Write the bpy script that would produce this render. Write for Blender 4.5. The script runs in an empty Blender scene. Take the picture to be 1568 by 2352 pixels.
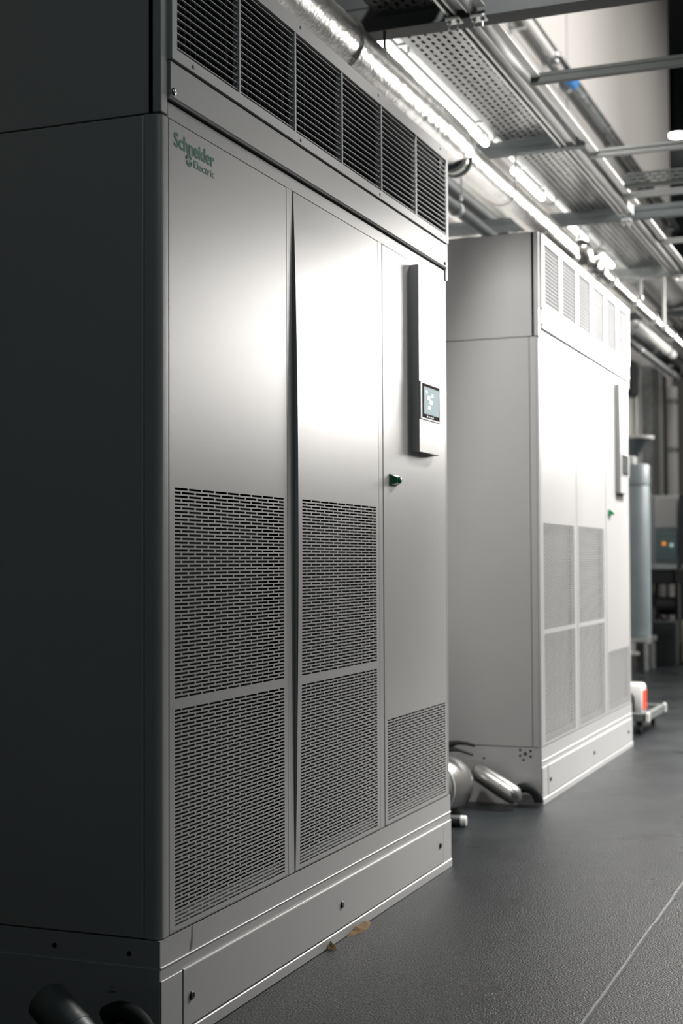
import bpy, bmesh, math, random
from mathutils import Vector, Matrix
random.seed(7)
PI = math.pi
scn = bpy.context.scene
col = scn.collection

# ------------------------------------------------------------------ camera
cd = bpy.data.cameras.new('camera'); cam = bpy.data.objects.new('camera', cd); col.objects.link(cam)
YAW, PIT, ROL = .376, .0345, -.0048
fwd = Vector((-math.sin(YAW)*math.cos(PIT), math.cos(YAW)*math.cos(PIT), math.sin(PIT)))
rgt = Vector((math.cos(YAW), math.sin(YAW), 0)); up = rgt.cross(fwd)
r2 = rgt*math.cos(ROL)+up*math.sin(ROL); u2 = up*math.cos(ROL)-rgt*math.sin(ROL)
M = Matrix((r2, u2, -fwd)).transposed().to_4x4(); M.translation = Vector((1.5772, -2.8829, 1.0999))
cam.matrix_world = M
cd.sensor_fit = 'VERTICAL'; cd.sensor_height = 36; cd.lens = 3330.28/2352*36
cd.clip_start = .05; cd.clip_end = 100
cd.dof.use_dof = True; cd.dof.focus_distance = 3.8; cd.dof.aperture_fstop = 3.4
scn.camera = cam

# ------------------------------------------------------------------ world, lamps, exposure
w = bpy.data.worlds.new('world'); scn.world = w; w.use_nodes = True
w.node_tree.nodes['Background'].inputs[0].default_value = (.35, .5, .55, 1)
w.node_tree.nodes['Background'].inputs[1].default_value = .05
scn.view_settings.view_transform = 'Standard'; scn.view_settings.look = 'None'
scn.view_settings.exposure = 0; scn.view_settings.gamma = 1; scn.view_settings.use_curve_mapping = False

def area(name, loc, target, sx, sy, power, c=(1, .97, .93)):
    l = bpy.data.lights.new(name, 'AREA'); l.shape = 'RECTANGLE'; l.size = sx; l.size_y = sy; l.energy = power; l.color = c
    o = bpy.data.objects.new(name, l); col.objects.link(o); o.location = loc
    d = Vector(target)-Vector(loc); o.rotation_euler = d.to_track_quat('-Z', 'Y').to_euler()
    return o
area('aisle_lamp', (2.05, 9.8, 3.42), (0, 3.0, 1.9), 2.2, .8, 215)
area('aisle_lamp', (2.0, 13.5, 3.2), (0, 6.0, 1.9), 3.4, .7, 260)
o_ = area('aisle_lamp', (2.9, 6.2, 5.8), (-.1, 5.2, 1.1), 2.0, .8, 330); o_.data.spread = math.radians(85)  # added overhead light, narrowed to brighten mainly the farther cabinet
g_ = area('gap_fill_light', (.45, .9, 4.6), (-.4, 3.55, 1.9), .4, .4, 17); g_.data.spread = math.radians(58)  # added light without a fixture, brightens the farther cabinet's side face
area('high_fill_light', (.8, 10.0, 6.6), (-1.5, 11.0, 6.6), 4.0, 1.5, 85)  # added light aimed straight at the upper left wall
area('high_fill_light', (2.5, 15, 7.5), (0, 15, 0), 2, 3, 120)  # unseen light pointing down over the far end, no fixture
area('left_fill_light', (-1.15, 4.6, 3.9), (-1.3, 4.6, 2.0), .2, 3.0, 45)  # unseen area light shining down along the left wall, no fixture
area('near_fill_light', (3.2, -1.5, 4.2), (1.0, 0, .3), .8, .8, 14, (.68, .92, 1))  # added teal fill in place of ambient light at the near end

# ------------------------------------------------------------------ materials
def nmat(name, c, rough=.5, metal=0, bump=0, bscale=200, spec=.5, var=0, vscale=3, coat=0, emis=None, rvar=0):
    m = bpy.data.materials.new(name); m.use_nodes = True; nt = m.node_tree; b = nt.nodes['Principled BSDF']
    b.inputs['Base Color'].default_value = (*c, 1); b.inputs['Roughness'].default_value = rough
    b.inputs['Metallic'].default_value = metal; b.inputs['Specular IOR Level'].default_value = spec
    b.inputs['Coat Weight'].default_value = coat
    tc = nt.nodes.new('ShaderNodeTexCoord')
    if var or rvar:
        n = nt.nodes.new('ShaderNodeTexNoise'); n.inputs['Scale'].default_value = vscale; n.inputs['Detail'].default_value = 6
        nt.links.new(tc.outputs['Object'], n.inputs['Vector'])
        if var:
            r = nt.nodes.new('ShaderNodeMapRange'); r.inputs['From Min'].default_value = .3; r.inputs['From Max'].default_value = .7
            r.inputs['To Min'].default_value = 1-var; r.inputs['To Max'].default_value = 1+var
            nt.links.new(n.outputs['Fac'], r.inputs['Value'])
            x = nt.nodes.new('ShaderNodeVectorMath'); x.operation = 'SCALE'; x.inputs[0].default_value = c
            nt.links.new(r.outputs[0], x.inputs['Scale']); nt.links.new(x.outputs[0], b.inputs['Base Color'])
        if rvar:
            r = nt.nodes.new('ShaderNodeMapRange'); r.inputs['From Min'].default_value = .3; r.inputs['From Max'].default_value = .7
            r.inputs['To Min'].default_value = rough-rvar; r.inputs['To Max'].default_value = rough+rvar
            nt.links.new(n.outputs['Fac'], r.inputs['Value']); nt.links.new(r.outputs[0], b.inputs['Roughness'])
    if bump:
        n2 = nt.nodes.new('ShaderNodeTexNoise'); n2.inputs['Scale'].default_value = bscale; n2.inputs['Detail'].default_value = 3
        nt.links.new(tc.outputs['Object'], n2.inputs['Vector'])
        bp = nt.nodes.new('ShaderNodeBump'); bp.inputs['Strength'].default_value = bump; bp.inputs['Distance'].default_value = .002
        nt.links.new(n2.outputs['Fac'], bp.inputs['Height']); nt.links.new(bp.outputs[0], b.inputs['Normal'])
    if emis:
        b.inputs['Emission Color'].default_value = (*emis[0], 1); b.inputs['Emission Strength'].default_value = emis[1]
    return m
PAINT = nmat('grey_powder_coat', (.42, .42, .42), .33, .0, .10, 900, .9, .03, 1.5)
PAINT_D = nmat('inner_grey_steel', (.33, .34, .35), .5, .2, .05, 500)
EDGE = nmat('highlight_edge_and_joint', (.55, .55, .55), .35, 0, 0, 1, .8)  # edges catching light put in as a paler coat; wall joints share it
GRILLE = nmat('pale_grille_paint', (.55, .55, .55), .4, 0, .04, 700, .7)
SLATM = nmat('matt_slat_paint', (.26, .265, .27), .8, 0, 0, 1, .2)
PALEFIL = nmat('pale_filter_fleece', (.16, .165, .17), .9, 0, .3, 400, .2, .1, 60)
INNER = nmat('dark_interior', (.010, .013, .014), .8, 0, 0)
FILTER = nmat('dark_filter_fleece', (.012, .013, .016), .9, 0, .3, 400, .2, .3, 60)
GAP = nmat('rubber_gasket', (.02, .024, .026), .6)
RUBBER_SHADE = nmat('matt_rubber_and_shade', (.012, .014, .015), .8, 0, .05, 300, .2)
BLACK = nmat('black_plastic', (.012, .014, .015), .45, 0, .05, 300)
DARKST = nmat('dark_and_shaded_steel', (.026, .032, .034), .6, .1, .05, 200, .5, .15, 5)
GALV = nmat('galvanised_steel', (.42, .45, .45), .38, .75, .10, 60, .5, .22, 14, rvar=.1)
GALV_B = nmat('bright_galvanised_steel', (.72, .73, .72), .35, .5, .05, 80, .6, .08, 6)
FOIL = nmat('crumpled_foil', (.72, .71, .69), .27, .92, 1.0, 55, .6, .08, 4)
CHROME = nmat('polished_screw_metal', (.5, .52, .53), .2, 1)
ALU = nmat('brushed_aluminium', (.50, .50, .49), .30, .9, .08, 90, .5, .06, 5)
GREEN = nmat('green_print', (.0, .20, .115), .6, spec=.2)
GREENP = nmat('green_plastic', (.0, .17, .06), .2, 0, 0, 1, .8, coat=.5)
WHITEP = nmat('white_plastic', (.75, .75, .73), .4)
WALL = nmat('off_white_wall_panel', (.70, .68, .655), .75, 0, .1, 20, .3, .03, .6)
WALLB = nmat('beige_wall_paint', (.36, .34, .32), .8, 0, .1, 20, .3, .05, .8)
DARKW = nmat('dark_cladding', (.022, .027, .029), .6, 0, .05, 20, .4)
CEIL = nmat('dark_ceiling', (.10, .105, .105), .9)
PALEST = nmat('pale_strut_paint', (.30, .31, .31), .6, .1, .05, 80, .5, .08, 8)
BEAMST = nmat('blue_grey_strut_steel', (.14, .16, .165), .65, .1, .05, 80, .5, .12, 8)
TRAYST = nmat('mottled_tray_steel', (.24, .25, .25), .36, .7, .1, 40, .5, .3, 20, rvar=.12)
WARM = nmat('grey_rail_paint', (.13, .145, .14), .65, .1, .05, 80, .5, .1, 8)
BROWN = nmat('rust_brown', (.16, .10, .045), .9, 0, .4, 80, .3, .3, 40)
ORANGE = nmat('orange_lens', (.9, .30, .03), .3, emis=((1, .35, .05), .6))
PALELENS = nmat('pale_lens', (.5, .65, .65), .3, emis=((.7, .9, .9), .35))
BLUE = nmat('blue_tape', (.03, .25, .65), .5)
RED = nmat('red_plastic', (.75, .07, .03), .5)
BLUEGREY = nmat('blue_grey_enamel', (.36, .43, .46), .45, 0, .05, 60, .5, .1, 3)
BLUEGLASS = nmat('tinted_cover', (.12, .18, .19), .25, 0, 0)
CREAM = nmat('cream_board', (.72, .68, .56), .6, 0, .05, 60)
TUBE = nmat('lamp_tube_glass', (.9, .9, .9), .3, emis=((1, .975, .94), 5.0))
LENS = nmat('downlight_lens', (.9, .9, .9), .3, emis=((1, .98, .95), 8.0))
SCRFRAME = nmat('matt_display_frame', (.03, .025, .022), .9, 0, 0, 1, .05)
SCREEN = nmat('display_glass', (.22, .27, .28), .8, 0, 0, 1, .05, emis=((.62, .75, .78), .55))
SCRWHITE = nmat('screen_icon', (.8, .85, .85), .2, emis=((.85, .95, .97), .6))
SCRDARK = nmat('unlit_display_glass', (.07, .08, .075), .2)

def floor_mat():
    m = bpy.data.materials.new('dark_epoxy_floor'); m.use_nodes = True; nt = m.node_tree; N = nt.nodes; L = nt.links; b = N['Principled BSDF']
    tc = N.new('ShaderNodeTexCoord')
    a = N.new('ShaderNodeTexNoise'); a.inputs['Scale'].default_value = 2.2; a.inputs['Detail'].default_value = 6; a.inputs['Roughness'].default_value = .58
    L.new(tc.outputs['Object'], a.inputs['Vector'])
    cr = N.new('ShaderNodeValToRGB'); cr.color_ramp.elements[0].position = .30; cr.color_ramp.elements[0].color = (.006, .008, .010, 1)
    cr.color_ramp.elements[1].position = .75; cr.color_ramp.elements[1].color = (.019, .024, .027, 1)
    L.new(a.outputs['Fac'], cr.inputs[0])
    # sparse pale grit
    s = N.new('ShaderNodeTexNoise'); s.inputs['Scale'].default_value = 170; s.inputs['Detail'].default_value = 2; L.new(tc.outputs['Object'], s.inputs['Vector'])
    sr = N.new('ShaderNodeValToRGB'); sr.color_ramp.elements[0].position = .72; sr.color_ramp.elements[1].position = .76
    L.new(s.outputs['Fac'], sr.inputs[0])
    mx = N.new('ShaderNodeMix'); mx.data_type = 'RGBA'; mx.inputs[7].default_value = (.22, .23, .23, 1)
    L.new(sr.outputs[0], mx.inputs[0]); L.new(cr.outputs[0], mx.inputs[6]); L.new(mx.outputs[2], b.inputs['Base Color'])
    rr = N.new('ShaderNodeMapRange'); rr.inputs['From Min'].default_value = .1; rr.inputs['From Max'].default_value = .9
    rr.inputs['To Min'].default_value = .20; rr.inputs['To Max'].default_value = .42
    L.new(a.outputs['Fac'], rr.inputs['Value']); L.new(rr.outputs[0], b.inputs['Roughness'])
    g = N.new('ShaderNodeTexNoise'); g.inputs['Scale'].default_value = 170; g.inputs['Detail'].default_value = 4; L.new(tc.outputs['Object'], g.inputs['Vector'])
    bp = N.new('ShaderNodeBump'); bp.inputs['Strength'].default_value = .9; bp.inputs['Distance'].default_value = .004
    L.new(g.outputs['Fac'], bp.inputs['Height']); L.new(bp.outputs[0], b.inputs['Normal'])
    b.inputs['Specular IOR Level'].default_value = .2
    return m
FLOOR = floor_mat()

# ------------------------------------------------------------------ mesh helpers
class MB:
    def __init__(s): s.bm = bmesh.new()
    def box(s, x0, x1, y0, y1, z0, z1, bev=0, seg=1):
        t = bmesh.new(); bmesh.ops.create_cube(t, size=1)
        for v in t.verts: v.co = Vector(((x0+x1)/2+v.co.x*(x1-x0), (y0+y1)/2+v.co.y*(y1-y0), (z0+z1)/2+v.co.z*(z1-z0)))
        if bev: bmesh.ops.bevel(t, geom=t.edges[:], offset=bev, segments=seg, affect='EDGES', profile=.5)
        s.add(t); return s
    def add(s, t, mat=None):
        if mat: bmesh.ops.transform(t, matrix=mat, verts=t.verts)
        me = bpy.data.meshes.new('t'); t.to_mesh(me); t.free(); s.bm.from_mesh(me); bpy.data.meshes.remove(me)
    def faces(s, vs, fs):
        V = [s.bm.verts.new(v) for v in vs]
        for f in fs:
            try: s.bm.faces.new([V[i] for i in f])
            except ValueError: pass
        return s
    def poly(s, prof, axis, a0, a1):
        """extrude a closed 2-D profile along axis; profile coordinates are the two other axes in order"""
        def P(p, a):
            if axis == 'y': return (p[0], a, p[1])
            if axis == 'x': return (a, p[0], p[1])
            return (p[0], p[1], a)
        n = len(prof); vs = [P(p, a0) for p in prof]+[P(p, a1) for p in prof]
        fs = [(i, (i+1) % n, n+(i+1) % n, n+i) for i in range(n)]+[tuple(range(n))[::-1], tuple(range(n, 2*n))]
        return s.faces(vs, fs)
    def rev(s, p0, p1, prof, n=24):
        """surface of revolution: prof = [(distance along p0->p1, radius)]"""
        p0 = Vector(p0); d = (Vector(p1)-p0).normalized(); a = d.orthogonal().normalized(); b = d.cross(a)
        vs = []; fs = []
        for t, r in prof:
            for k in range(n):
                th = 2*PI*k/n; vs.append(p0+d*t+(a*math.cos(th)+b*math.sin(th))*max(r, 1e-4))
        for i in range(len(prof)-1):
            for k in range(n): fs.append((i*n+k, i*n+(k+1) % n, (i+1)*n+(k+1) % n, (i+1)*n+k))
        fs.append(tuple(range(n))[::-1]); fs.append(tuple(range((len(prof)-1)*n, len(prof)*n)))
        return s.faces(vs, fs)
    def cyl(s, p0, p1, r, n=20, bev=0):
        L = (Vector(p1)-Vector(p0)).length
        pr = [(0, r), (L, r)] if not bev else [(0, r-bev), (bev, r), (L-bev, r), (L, r-bev)]
        return s.rev(p0, p1, pr, n)
    def tube(s, pts, r, n=12):
        pts = [Vector(p) for p in pts]; vs = []; fs = []; rr = r if isinstance(r, (list, tuple)) else [r]*len(pts)
        up0 = None
        for i, p in enumerate(pts):
            d = (pts[min(i+1, len(pts)-1)]-pts[max(i-1, 0)]).normalized()
            a = d.orthogonal().normalized() if up0 is None else (up0-d*up0.dot(d)).normalized()
            up0 = a; b = d.cross(a)
            for k in range(n):
                th = 2*PI*k/n; vs.append(p+(a*math.cos(th)+b*math.sin(th))*rr[i])
        for i in range(len(pts)-1):
            for k in range(n): fs.append((i*n+k, i*n+(k+1) % n, (i+1)*n+(k+1) % n, (i+1)*n+k))
        fs.append(tuple(range(n))[::-1]); fs.append(tuple(range((len(pts)-1)*n, len(pts)*n)))
        return s.faces(vs, fs)
    def build(s, name, mat, parent=None, smooth=False, label=None, kind=None):
        bmesh.ops.recalc_face_normals(s.bm, faces=s.bm.faces)
        me = bpy.data.meshes.new(name); s.bm.to_mesh(me); s.bm.free()
        me.materials.append(mat)
        if smooth:
            for p in me.polygons: p.use_smooth = True
            try: me.set_sharp_from_angle(angle=math.radians(40))
            except Exception: pass
        o = bpy.data.objects.new(name, me); col.objects.link(o)
        if parent: o.parent = parent
        if label: o['label'] = label
        if kind: o['kind'] = kind
        return o
def tag(o, label, cat, group=None):
    o['label'] = label; o['category'] = cat
    if group: o['group'] = group
    return o
def thing(name, label, cat, loc=(0, 0, 0), group=None):
    o = bpy.data.objects.new(name, None); col.objects.link(o); o.location = loc; o.empty_display_size = .1
    return tag(o, label, cat, group)
def struct(name, mb, mat, **k): return mb.build(name, mat, kind='structure', **k)
def B(*a, **k): return MB().box(*a, **k)
def arc(c, r, a0, a1, n=5): return [(c[0]+r*math.cos(a0+(a1-a0)*i/n), c[1]+r*math.sin(a0+(a1-a0)*i/n)) for i in range(n+1)]

def perf(y0, y1, z0, z1, pitch_y, pitch_z, slot_h, gap, th, P, marg=(0, 0, 0, 0), rnd=.0016):
    """sheet with staggered round-ended slots cut through it. P(y, z, depth) -> world point"""
    mb = MB(); bm = mb.bm
    rows = max(1, round((z1-z0)/pitch_z)); pz = (z1-z0)/rows; cols = max(1, round((y1-y0)/pitch_y)); py = (y1-y0)/cols
    bar = pz-slot_h
    def quad(a, b, c, d): bm.faces.new([bm.verts.new(P(*q)) for q in (a, b, c, d)])
    ml, mr, mb_, mt = marg
    for r in range(rows+1):
        zb = z0+r*pz-bar/2; zt = zb+bar
        if r == 0: zb = z0-mb_
        if r == rows: zt = z1+mt
        quad((y0-ml, zb, 0), (y1+mr, zb, 0), (y1+mr, zt, 0), (y0-ml, zt, 0))
        quad((y0-ml, zb, 0), (y0-ml, zb, -th), (y1+mr, zb, -th), (y1+mr, zb, 0))
        quad((y0-ml, zt, 0), (y1+mr, zt, 0), (y1+mr, zt, -th), (y0-ml, zt, -th))
    for r in range(rows):
        zb = z0+r*pz+bar/2; zt = zb+slot_h; e = min(rnd, slot_h*.45)
        ws = [(y0-ml, y0+gap*.2, 0, 1), (y1-gap*.2, y1+mr, 1, 0)]
        off = .5 if r % 2 else 0.0
        for k in range(cols+1):
            c = y0+(k+off)*py
            if y0+py*.2 < c < y1-py*.2: ws.append((c-gap/2, c+gap/2, 1, 1))
        for a, b, fl, fr in ws:
            L = [(a-e*fl, zb), (a, zb+e), (a, zt-e), (a-e*fl, zt)]; R = [(b+e*fr, zb), (b, zb+e), (b, zt-e), (b+e*fr, zt)]
            bm.faces.new([bm.verts.new(P(q[0], q[1], 0)) for q in (L[0], R[0], R[1], R[2], R[3], L[3], L[2], L[1])])
            if fl: quad((a, zb, 0), (a, zt, 0), (a, zt, -th), (a, zb, -th))
            if fr: quad((b, zb, 0), (b, zt, 0), (b, zt, -th), (b, zb, -th))
    return mb

# ------------------------------------------------------------------ the setting
struct('floor', MB().box(-7, 6, -6, 23, -.2, 0), FLOOR)
struct('ceiling', MB().box(-7, 6, -6, 23, 9.5, 9.7), CEIL)
wl = MB()
wl.box(-1.75, -1.5, -6, 17.4, 0, 9.5)
wl = struct('wall_left', wl, WALL)
for i, y in enumerate((-1.05, 4.95, 10.95)):
    B(-1.502, -1.492, y-.012, y+.012, 0, 9.5).build('panel_joint', EDGE, wl)
struct('wall_right', MB().box(6, 6.2, -6, 23, 0, 9.5), WALLB)
wb = struct('wall_back', MB().box(-7, 6, 22, 22.2, 0, 9.5), WALLB)
B(-7, 6, 21.9, 22.0, 5.0, 9.5).build('dark_cladding', DARKW, wb, label='dark cladding on the upper half of the wall')
for k in range(9):
    B(-7, 6, 21.8, 21.9, 5.1+k*.5, 5.28+k*.5, bev=.01).build('cladding_rail', DARKW, wb)
struct('wall_front', MB().box(-7, 6, -6.2, -6, 0, 9.5), DARKW)
jt = MB()
yy = -5.9
while yy < 21.9:
    L = random.uniform(.15, .5); dx = random.uniform(-.0012, .0012)
    jt.box(.819+dx, .8255+dx+random.uniform(0, .0015), yy, min(yy+L, 21.9), 0, .0012); yy += L
struct('trim_1', jt, nmat('floor_joint_filler', (.24, .25, .25), .5, 0, .5, 200, .5, .35, 50))
gm = MB()
for i in range(260):
    y = random.uniform(-.5, 6); x = .8225+random.gauss(0, .008); r = random.uniform(.0006, .0018)
    gm.box(x-r, x+r, y-r*random.uniform(.8, 2), y+r, 0, r*1.3)
tag(gm.build('joint_grit', nmat('pale_grit', (.42, .42, .40), .5), kind='stuff'), 'pale grit scattered along the floor joint', 'grit')
jt = B(.8265, .8335, -5.9, 21.9, 0, .0008)
struct('trim_2', jt, GAP)

# ------------------------------------------------------------------ text
def text_mesh(s, size, off):
    cu = bpy.data.curves.new('txt', 'FONT'); cu.body = s; cu.size = size; cu.offset = off; cu.resolution_u = 4
    o = bpy.data.objects.new('txt', cu); col.objects.link(o)
    dg = bpy.context.evaluated_depsgraph_get(); me = bpy.data.meshes.new_from_object(o.evaluated_get(dg))
    bpy.data.objects.remove(o); bpy.data.curves.remove(cu); return me
def put_text(name, s, y0, y1, z0, caph, off, x, parent, mat, space=None, ncap='E', th=.0004):
    me = text_mesh(s, 1, off); me.name = name
    xs = [v.co.x for v in me.vertices]; mn, mx = min(xs), max(xs); k = (y1-y0)/(mx-mn); kz = caph/.70
    for v in me.vertices:
        v.co = Vector((x, y0+(v.co.x-mn)*k, z0+v.co.y*kz))
    me.materials.clear(); me.materials.append(mat)
    o = bpy.data.objects.new(name, me); col.objects.link(o); o.parent = parent
    return o
def emblem(parent, yc, zc, r, x, mat):
    mb = MB()
    def band(a0, a1, ri, ro, n=16):
        vs = []; fs = []
        for i in range(n+1):
            a = a0+(a1-a0)*i/n; vs += [(x, yc+ri*math.cos(a), zc+ri*math.sin(a)), (x, yc+ro*math.cos(a), zc+ro*math.sin(a))]
        for i in range(n): fs.append((2*i, 2*i+1, 2*i+3, 2*i+2))
        mb.faces(vs, fs)
    D = math.radians
    band(D(20), D(140), .62*r, 1.0*r)
    band(D(190), D(335), .50*r, 1.02*r)
    band(D(148), D(182), .70*r, 1.0*r, 5)
    # speed lines left and right of the S
    for (a, b, z) in ((-1.28, -.62, .32), (-1.18, -.62, .06), (.45, 1.05, -.14), (.45, 1.2, -.40)):
        mb.faces([(x, yc+a*r, zc+(z-.07)*r), (x, yc+b*r, zc+(z-.07)*r), (x, yc+b*r, zc+(z+.07)*r), (x, yc+a*r, zc+(z+.07)*r)], [(0, 1, 2, 3)])
    # inner S stroke
    pts = [(.30, .42), (.05, .50), (-.18, .36), (-.12, .08), (.10, -.06), (.18, -.30), (-.02, -.46), (-.30, -.40)]
    vs = []; fs = []
    for i, (a, b) in enumerate(pts):
        p = Vector((a, b)); q = Vector(pts[min(i+1, len(pts)-1)])-Vector(pts[max(i-1, 0)]); nrm = Vector((-q.y, q.x)).normalized()*.055
        for sg in (1, -1): vs.append((x, yc+(p.x+sg*nrm.x)*r, zc+(p.y+sg*nrm.y)*r))
    for i in range(len(pts)-1): fs.append((2*i, 2*i+1, 2*i+3, 2*i+2))
    mb.faces(vs, fs)
    mb.build('emblem', mat, parent)

# ------------------------------------------------------------------ cooling cabinets
def cabinet(D, S, label, second=False):
    """front face x = 0, left corner y = 0, S stretches the width"""
    root = thing('cooling_cabinet', label, 'cabinet', (0, D, 0), None)
    W = 2.17*S; Y = lambda v: v*S
    DEP = .89
    BB, GR, KK, JT, LB, TOP = .2594, .1971, .1683, 2.1244, 2.2556, 2.604
    # ---- plinth
    pl = MB()
    pl.poly([(-DEP, 0), (0, 0), (0, GR-.003), (-.003, GR), (-DEP, GR)], 'y', 0, W)
    plinth = pl.build('plinth', PAINT, root)
    B(-.006, .0025, .0, W, GR-.0025, GR+.0012, bev=.001).build('ledge', EDGE, plinth)
    kp = B(0, .004, Y(.104), Y(2.073), .033, KK-.001, bev=.0015)
    kick = kp.build('kick_panel', PAINT, plinth)
    B(-.004, .0012, Y(.0995), Y(.104), .033, KK-.0035).build('panel_gap', GAP, plinth)
    B(-.004, .0012, Y(2.073), Y(2.0755), .033, KK-.0035).build('panel_gap', GAP, plinth)
    B(-.004, .0012, Y(.104), Y(2.073), .0305, .033).build('panel_gap', GAP, plinth)
    B(0, .0046, Y(.104), Y(2.073), KK-.0012, KK+.0008, bev=.0006).build('ledge', EDGE, plinth)
    B(0, .003, 0, Y(.0995), .0, KK, bev=.001).build('end_plate', PAINT, plinth)
    B(0, .003, Y(2.0755), W, .0, KK, bev=.001).build('end_plate', PAINT, plinth)
    B(.0, .006, 0, W, .0, .0295, bev=.002).build('floor_rail', PAINT, plinth)
    for y in (.142, 1.09, 2.034):
        la = MB().rev((0, Y(y), .10), (1, Y(y), .10), [(0, .0098), (.007, .0098), (.009, .008), (.009, .0055), (.006, .0045)], 20).build('latch', BLACK, plinth, smooth=True)
        MB().box(.0045, .0085, Y(y)-.0012, Y(y)+.0012, .0945, .1055).build('key_slot', CHROME, plinth)
    # side of the plinth
    B(-DEP, -.001, -.0025, .001, .0, GR-.002).build('side_sheet', PAINT, plinth)
    sk = B(-DEP, 0, 0, W, GR, BB-.003).build('skirt', PAINT, root)
    holes = [(-.274, .224), (-.079, .223)] if not second else [(-.1, .244), (-.052, .242), (-.1, .219), (-.052, .217), (-.085, .2005), (-.27, .2)]
    for hx, hz in holes:
        MB().cyl((hx, -.0005, hz), (hx, .004, hz), .006, 14).build('bolt_hole', INNER, sk)
    if second:
        MB().rev((-.076, 0, .229), (-.076, -1, .229), [(0, .008), (.002, .008), (.004, .005)], 16).build('plug', DARKST, sk)
    # ---- body core: dark inside, steel outside
    R = .018
    B(-DEP, -.05, .03, W-.03, BB-.001, JT).build('inner_housing', INNER, root)
    side = B(-DEP, -.0425, .0, .03, BB, JT-.002, bev=.0015).build('side_panel', PAINT, root)
    B(-DEP, -.0425, W-.03, W, BB, JT-.002, bev=.0015).build('side_panel', PAINT, root)
    # rounded corner posts
    pf = [(-.0395, .03), (-.0395, .0)]+arc((-R, R), R, -PI/2, 0, 6)[0:]+[(0, Y(.0395)), (-.045, Y(.0395))]
    MB().poly(pf, 'z', BB, JT-.002).build('corner_post', PAINT, root, smooth=True)
    pf = [(-.0395, W-.03), (-.0395, W)]+[(a, W-b) for a, b in arc((-R, R), R, -PI/2, 0, 6)]+[(0, Y(2.146)), (-.045, Y(2.146))]
    MB().poly(pf, 'z', BB, JT-.002).build('corner_post', PAINT, root, smooth=True)
    B(-.043, -.0395, .004, .03, BB, JT-.002).build('panel_gap', GAP, root)
    B(-.043, -.0395, W-.03, W-.004, BB, JT-.002).build('panel_gap', GAP, root)
    # frame behind the doors
    for a, b in ((.716, .7555), (1.438, 1.4755)):
        B(-.045, -.001, Y(a), Y(b), BB, JT, bev=.001).build('mullion', PAINT, root)
    B(-.045, -.0005, .0395, W-.024, JT-.001, JT+.035, bev=.001).build('top_rail', PAINT, root)
    B(-.045, -.012, .0395, W-.024, BB-.001, BB+.004).build('bottom_rail', PAINT_D, root)
    # ---- doors
    def vent(door, y0, y1, z0, z1, margL, margR, mb_, mt):
        P = lambda y, z, d: (d, y, z)
        perf(y0, y1, z0, z1, .069*S, .0089, .0050, .0060, .0016, P, (margL, margR, mb_, mt)).build('perforated_sheet', PAINT, door)
    def door(y0, y1, v0, v1, top, gap=.0022):
        bevy = .003
        z0, z1 = BB+.002, JT-.003
        yy0, yy1 = Y(y0)+gap, Y(y1)-gap
        d = bpy.data.objects.new('door', None); 
        sheet = MB()
        # solid sheet above the perforated field
        sheet.box(-.02, 0, yy0, yy1, 1.2815 if top > 1 else top+.007, z1)
        dr = sheet.build('door', PAINT, root)
        bpy.data.objects.remove(d)
        # perforated field(s)
        a, b = Y(v0), Y(v1)
        if top > 1:
            vent(dr, a, b, .787, 1.275, a-yy0, yy1-b, .0105, .0065)
            vent(dr, a, b, .272, .766, a-yy0, yy1-b, .0085, .0105)
        else:
            vent(dr, a, b, .272, top-.001, a-yy0, yy1-b, .0085, .008)
        for q in (yy0, yy1):
            B(-.02, 0, q-.0004, q+.0004, z0, top+.006).build('door_edge', PAINT, dr)
        B(-.02, 0, yy0, yy1, z0-.0004, z0+.0006).build('door_edge', PAINT, dr)
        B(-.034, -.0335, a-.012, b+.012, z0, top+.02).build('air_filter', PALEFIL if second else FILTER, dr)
        B(-.012, -.0105, yy0, yy1, z0, .300).build('door_fold', PAINT_D, dr)
        return dr
    d1 = door(.0425, .7138, .0685, .690, 1.2761)
    d2 = door(.758, 1.4356, .787, 1.4095, 1.2761)
    d3 = door(1.4785, 2.143, 1.505, 2.119, .597)
    # the second door is bowed: its left edge stands proud in the middle of its height
    if not second:
        sh = bmesh.new(); sh.from_mesh(d2.data)
        for i in range(1, 18):
            zc = 1.28+(2.12-1.28)*i/18
            bmesh.ops.bisect_plane(sh, geom=sh.verts[:]+sh.edges[:]+sh.faces[:], plane_co=(0, 0, zc), plane_no=(0, 0, 1))
        for i in range(1, 8):
            bmesh.ops.bisect_plane(sh, geom=sh.verts[:]+sh.edges[:]+sh.faces[:], plane_co=(0, .758+.677*i/8, 0), plane_no=(0, 1, 0))
        sh.to_mesh(d2.data); sh.free()
        for o in [d2]+list(d2.children):
            if 'filter' in o.name: continue
            for v in o.data.vertices:
                tz = min(1, max(0, (v.co.z-.25)/(2.10-.25))); ty = min(1, max(0, (v.co.y-.758)/.677))
                v.co.x += .0125*(math.sin(PI*tz**1.15)**.8 if 0 < tz < 1 else 0)*(1-ty)
    # rubber seals seen in the gaps between the doors
    for q0, q1 in ((.0395, .0425), (.7138, .716), (.7555, .758), (1.4356, 1.438), (1.4755, 1.4785), (2.143, 2.146)):
        B(-.04, -.015, Y(q0), Y(q1), BB, JT).build('door_gasket', GAP, root)
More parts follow.
